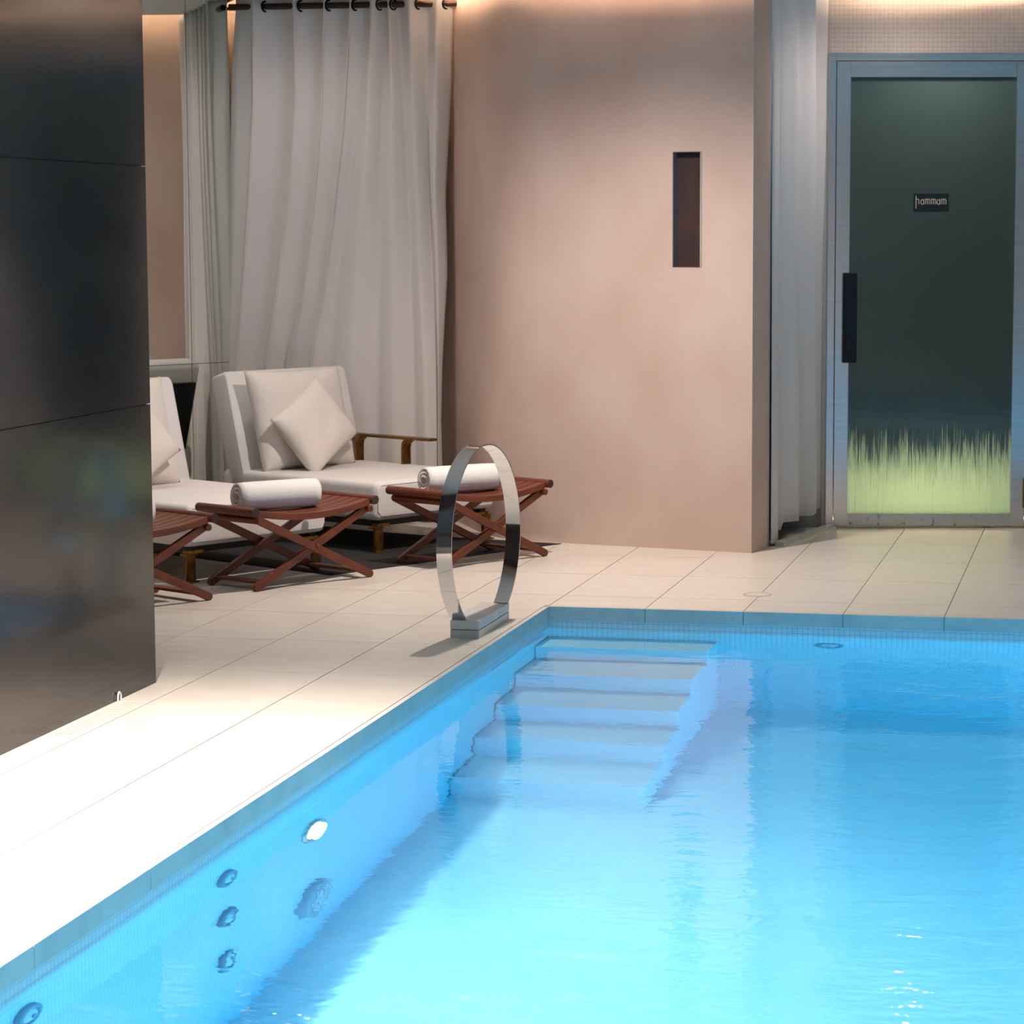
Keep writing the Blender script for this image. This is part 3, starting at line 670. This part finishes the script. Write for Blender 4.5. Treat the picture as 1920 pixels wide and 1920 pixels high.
# ------------------------------------------------------------------ folding teak stools and towels
def make_stool():
    t = thing('folding_stool', 'x', 'stool', (0, 0, 0), LR, 'folding teak stools before the loungers')
    hx, hy = .165, .33; zc, ze = .298, .335                   # half depth, half width, seat height mid and ends
    def sz(y): return zc + (ze - zc) * (y / hy) ** 2
    ns = 6; wv_ = 2 * hx / ns
    for k in range(ns):
        x0 = -hx + wv_ * k + .003; x1 = -hx + wv_ * (k + 1) - .003; v = []; f = []; n = 14
        for i in range(n + 1):
            y = -hy + .02 + (2 * hy - .04) * i / n; z = sz(y); v += [(x0, y, z - .026), (x1, y, z - .026), (x1, y, z), (x0, y, z)]
        for i in range(n):
            for j in range(4): f.append((i * 4 + j, i * 4 + (j + 1) % 4, i * 4 + 4 + (j + 1) % 4, i * 4 + 4 + j))
        f += [(0, 1, 2, 3), (n * 4 + 3, n * 4 + 2, n * 4 + 1, n * 4)]
        o = mesh('slat', v, f, 'teak', t); bm = bmesh.new(); bm.from_mesh(o.data); bmesh.ops.recalc_face_normals(bm, faces=bm.faces); bm.to_mesh(o.data); bm.free()
    for s in (-1, 1):
        rl = MB().tube([(-hx - .012, s * hy, ze - .010), (hx + .012, s * hy, ze - .010)], .019, 14).o('end_rail', 'teak', t)
        for x in (-hx - .0122, hx + .0122): MB().lathe([(.0005, -.001), (.0185, 0), (.0185, .001)], 14, rings((x, s * hy, ze - .010), (1 if x > 0 else -1, 0, 0))).o('rail_end', 'teak_end', rl)
        MB().tube([(-hx + .004, s * (hy - .022), ze - .046), (hx + .004, s * (hy - .022), ze - .046)], .014, 12).o('under_rail', 'teak', t)
    for sx in (-1, 1):
        for s in (-1, 1):
            x = sx * (hx - .012 + (.012 if s > 0 else -.012))
            p = Vector((x, s * .300, .016)); q = Vector((x, -s * (hy - .028), ze - .046)); d = (q - p).normalized()
            b = MB(); L = (q - p).length; side = Vector((1, 0, 0)); nn = d.cross(side)
            ring = []
            prof = [(-.0 + .016 * math.cos(a), .016 * math.sin(a)) for a in [PI / 2 + PI * k / 8 for k in range(9)]] + [(L + .016 * math.cos(a), .016 * math.sin(a)) for a in [-PI / 2 + PI * k / 8 for k in range(9)]]
            v = [p + d * u + nn * w_ - side * .010 for u, w_ in prof] + [p + d * u + nn * w_ + side * .010 for u, w_ in prof]; n = len(prof)
            b.add(v, [tuple(range(n)), tuple(range(n, 2 * n))[::-1]] + [(i, (i + 1) % n, n + (i + 1) % n, n + i) for i in range(n)])
            lg = b.o('leg', 'teak', t, bevel=.002)
        MB().lathe([(.0005, 0), (.007, 0), (.007, .004)], 12, rings((sx * (hx + .010), 0, .165), (sx, 0, 0))).o('pivot_bolt', 'brass', t)
    for s in (-1, 1): MB().box(-hx + .015, hx - .015, s * .262 - .022, s * .262 + .022, .026, .038).o('foot_bar', 'teak', t, bevel=.002)
    return t
def make_towel(label, r0=.070, L=.37):
    v = []; f = []; turns = 3.1; n = 110; th = .009
    prof = []
    for k in range(n + 1):
        a = 2 * PI * turns * k / n; rr = .012 + (r0 - .012) * k / n; prof.append((rr * math.cos(a - PI * .6), rr * math.sin(a - PI * .6) * .94))
    M_ = 12
    for i in range(M_ + 1):
        t_ = i / M_; xx = -L / 2 + L * t_; ed = 1 - .05 * (abs(2 * t_ - 1) ** 6)
        for k, (p, q) in enumerate(prof):
            v.append((xx + .004 * math.sin(k * .22 + 1), p * ed, q * ed))
    for i in range(M_):
        for k in range(n): a = i * (n + 1) + k; f.append((a, a + 1, a + n + 2, a + n + 1))
    o = mesh('rolled_towel', v, f, 'terry', None, smooth=True); so = o.modifiers.new('solid', 'SOLIDIFY'); so.thickness = .0105; so.offset = -1
    tag(o, label, 'towel', 'rolled towels on the stools'); return o
ST = make_stool()
spots = [(-.135, 1.815, 0, 'folding teak stool with towel in front of the curtain-side lounger', 'rolled white towel on the teak stool before the curtain-side lounger'),
         (-1.125, 1.725, 0, 'folding teak stool with towel in front of the middle lounger', 'rolled white towel on the teak stool before the middle lounger'),
         (-2.015, 1.745, 0, 'folding teak stool half hidden by the dark tiled wall', 'rolled white towel peeking out beside the dark tiled wall')]
for n, (a, b, r_, lab, tl) in enumerate(spots):
    s_ = ST if n == 0 else copy_tree(ST)
    s_.location = al(a, b); s_['label'] = lab
    tw = make_towel(tl); tw.location = al(a - .04, b - .03, .299 + .068); tw.rotation_euler = (0, 0, math.radians(47))
# black rug
rp = [al(-.90, 1.735), al(.549, 1.735), al(.50, 1.55), al(.40, 1.2), al(.32, .75), al(.30, .1), al(-.90, .1)]
tag(MB().prism([(p.x, p.y) for p in rp], 0.0003, .0025).o('rug', 'rug'), 'flat black rug under the curtain-side lounger', 'rug')

# ------------------------------------------------------------------ long curtain on its rod
YR = 12.335; NY_ = Vector((0, 1, 0))
def cx_at(u, v): return pln(u, v, (0, YR, 0), NY_)
zrod = cx_at(640, 10).z
rod = thing('curtain_rod', 'dark round rod carrying the long off-white curtain', 'curtain rod', (-3.7, YR, zrod))
xa = MC.x + (YR - MC.y) * e1.x / e1.y + .02; xb = cx_at(860, 6).x
MB().tube([(xa + 3.7, 0, 0), (xb + 3.7, 0, 0)], .0155, 14).o('pole', 'rod', rod)
for x in (xa + .06, xb - .02): MB().tube([(x + 3.7, .0, 0), (x + 3.7, YCW - YR, 0)], .008, 8).o('bracket', 'rod', rod)
# fold valleys traced on the cloth: rows of heights, each list one valley (pixels of the photograph)
s_ = .36458
vz = [[(492, 20), (470, 400), (465, 840), (455, 1500), (440, 1880)],
      [(722, 20), (745, 500), (702, 1000), (640, 1500), (588, 1880)],
      [(895, 20), (893, 500), (870, 900), (800, 1500), (745, 1880)],
      [(1030, 20), (1005, 600), (962, 1100), (912, 1500), (805, 1880)],
      [(1165, 20), (1115, 700), (1065, 1050), (1005, 1500), (972, 1880)],
      [(1262, 20), (1255, 500), (1245, 900), (1235, 1500), (1225, 1880)],
      [(1325, 20), (1360, 500), (1395, 1100), (1402, 1500), (1412, 1880)],
      [(1478, 20), (1478, 500), (1494, 1000), (1518, 1500), (1545, 1880)],
      [(1612, 20), (1603, 400), (1572, 1000), (1582, 1400), (1556, 1880)]]
def interp(pts, t):
    if t <= pts[0][1]: return pts[0][0]
    for (x0, y0), (x1, y1) in zip(pts, pts[1:]):
        if t <= y1:
            k = (t - y0) / (y1 - y0); return x0 + (x1 - x0) * k
    (x0, y0), (x1, y1) = pts[-2], pts[-1]; k = min(2.0, (t - y1) / (y1 - y0)); return x1 + (x1 - x0) * k * .35
zt = zrod + .045; rows_n = 60; SUB = 14; cv = []; cf = []
amps = [.062, .050, .044, .044, .050, .040, .046, .050]
for rI in range(rows_n + 1):
    z = zt + (.02 - zt) * rI / rows_n
    # pixel row of this height on the rod plane
    vpx = CY + (960 - CY); 
    lo, hi = -40.0, 1100.0
    for _ in range(30):
        mid = (lo + hi) / 2
        if cx_at(640, mid).z > z: lo = mid
        else: hi = mid
    vv = lo; zy = vv / s_
    xs = []
    for c, col in enumerate(vz):
        u = 260 + s_ * interp(col, zy); xs.append(cx_at(u, vv).x)
    tt = rI / rows_n; big = 1 + .25 * tt
    for c in range(len(vz) - 1):
        for k in range(SUB + (1 if c == len(vz) - 2 else 0)):
            q = k / SUB; x = xs[c] + (xs[c + 1] - xs[c]) * q
            hi_ = 1 - min(1, max(0, (zt - z - .05) / .6)); dep = math.sin(PI * q) ** (.75 + .75 * hi_) * amps[c] * (1.25 + .05 * hi_) * (1 - .25 * tt * (c in (0, 4)))
            skew = .22 * (xs[c + 1] - xs[c]) * math.sin(2 * PI * q) * (.9 if c < 4 else .3)
            wr = .004 * noise.noise(Vector((x * 6, z * 1.3, c)))
            cv.append((x + skew, YR + .024 - dep + wr, z))
per = (len(vz) - 1) * SUB + 1
for rI in range(rows_n):
    for k in range(per - 1): a = rI * per + k; cf.append((a, a + 1, a + per + 1, a + per))
cur = mesh('curtain', cv, cf, 'canvas', None, smooth=True); tag(cur, 'long off-white canvas curtain hanging in folds from a dark rod', 'curtain')
so = cur.modifiers.new('solid', 'SOLIDIFY'); so.thickness = .003; so.offset = 0
for c in range(len(vz) - 1):
    ua = 260 + s_ * interp(vz[c], 30); ub = 260 + s_ * interp(vz[c + 1], 30); qq = 1 - math.asin((.024 / amps[c] / 1.3) ** (1 / 1.5)) / PI
    x = cx_at(ua + (ub - ua) * qq, 12).x + .22 * (cx_at(ub, 12).x - cx_at(ua, 12).x) * math.sin(2 * PI * qq) * (.9 if c < 4 else .3)
    a = [(x + .010 * math.cos(t), YR + .025 * math.cos(t), zrod + .025 * math.sin(t)) for t in [2 * PI * k / 20 for k in range(20)]]
    MB().tube(a, .0055, 8, closed=True).o('grommet', 'grommet', cur, smooth=True)

# side curtain beside the steam room door
cv = []; cf = []; NA, NZ = 64, 40; base = WC + Vector((.012, 0.0, 0)); Lc = .80; nrm = Vector((cdir.y, -cdir.x, 0))
for j in range(NZ + 1):
    for i in range(NA + 1):
        q = i / NA
        hem = .012 if q < .16 else (.05 if q < .30 else (.085 if q < .72 else .095))
        z = 2.78 + (hem - 2.78) * j / NZ; tt = j / NZ
        ph = q * 2 * PI * 3.1 + .5 * math.sin(tt * 2 + q * 3)
        am = .030 + .012 * tt; d = am * math.sin(ph) + .008 * math.sin(ph * 2.3 + 1) - (.02 if q > .16 and False else 0)
        p = base + cdir * (Lc * q) + nrm * (d - .03); cv.append((p.x, p.y, z))
for j in range(NZ):
    for i in range(NA): a = j * (NA + 1) + i; cf.append((a, a + 1, a + NA + 2, a + NA + 1))
c2o = mesh('side_curtain', cv, cf, 'canvas_grey', None, smooth=True); tag(c2o, 'white curtain hanging straight between beige wall and steam room door', 'curtain')
so = c2o.modifiers.new('solid', 'SOLIDIFY'); so.thickness = .003

# ------------------------------------------------------------------ small things
# dark recess let into the beige wall
ct = Mw @ Vector(((NI0 + NI1) / 2, 0, NZ0))
t = thing('wall_recess', 'tall narrow dark recess let into the beige wall', 'wall recess', ct); iv = Matrix.Translation(-ct)
Ml = iv @ Mw; e_ = .0006
MB().box(NI0 + e_, NI1 - e_, ND - .006, ND - e_, NZ0 + e_, NZ1 - e_, Ml).o('back_plate', 'corten', t)
lin_ = MB(); lin_.box(NI0 + e_, NI0 + .003, e_, ND - .006, NZ0 + e_, NZ1 - e_, Ml); lin_.box(NI1 - .003, NI1 - e_, e_, ND - .006, NZ0 + e_, NZ1 - e_, Ml)
lin_.box(NI0 + .003, NI1 - .003, e_, ND - .006, NZ0 + e_, NZ0 + .003, Ml); lin_.box(NI0 + .003, NI1 - .003, e_, ND - .006, NZ1 - .003, NZ1 - e_, Ml)
lin_.o('lining', 'corten_side', t)
# round drain plate
dp = fl(1420, 1115)
t = thing('floor_drain', 'flush round drain plate in the deck behind the pool', 'drain', (dp.x, dp.y, 0))
MB().lathe([(.050, .0002), (.052, .0014), (.056, .0014), (.057, .0002)], 36, cap=False).o('rim', 'grout', t)
MB().lathe([(.0005, .0008), (.050, .0008)], 36, cap=False).o('plate', 'stone_tile', t)
# little clip at the foot of the dark wall
cp = fl(218, 1314)
ar = [(.0, -.012, 0), (.0, -.012, .016), (.0, -.006, .024), (.0, .0, .027), (.0, .006, .024), (.0, .012, .016), (.0, .012, 0)]
tag(MB().tube(ar, .003, 8).o('wire_clip', 'white_plastic', None, loc=(XD + .008, cp.y, 0.001)), 'tiny white clip standing at the foot of the dark tiled wall', 'clip')
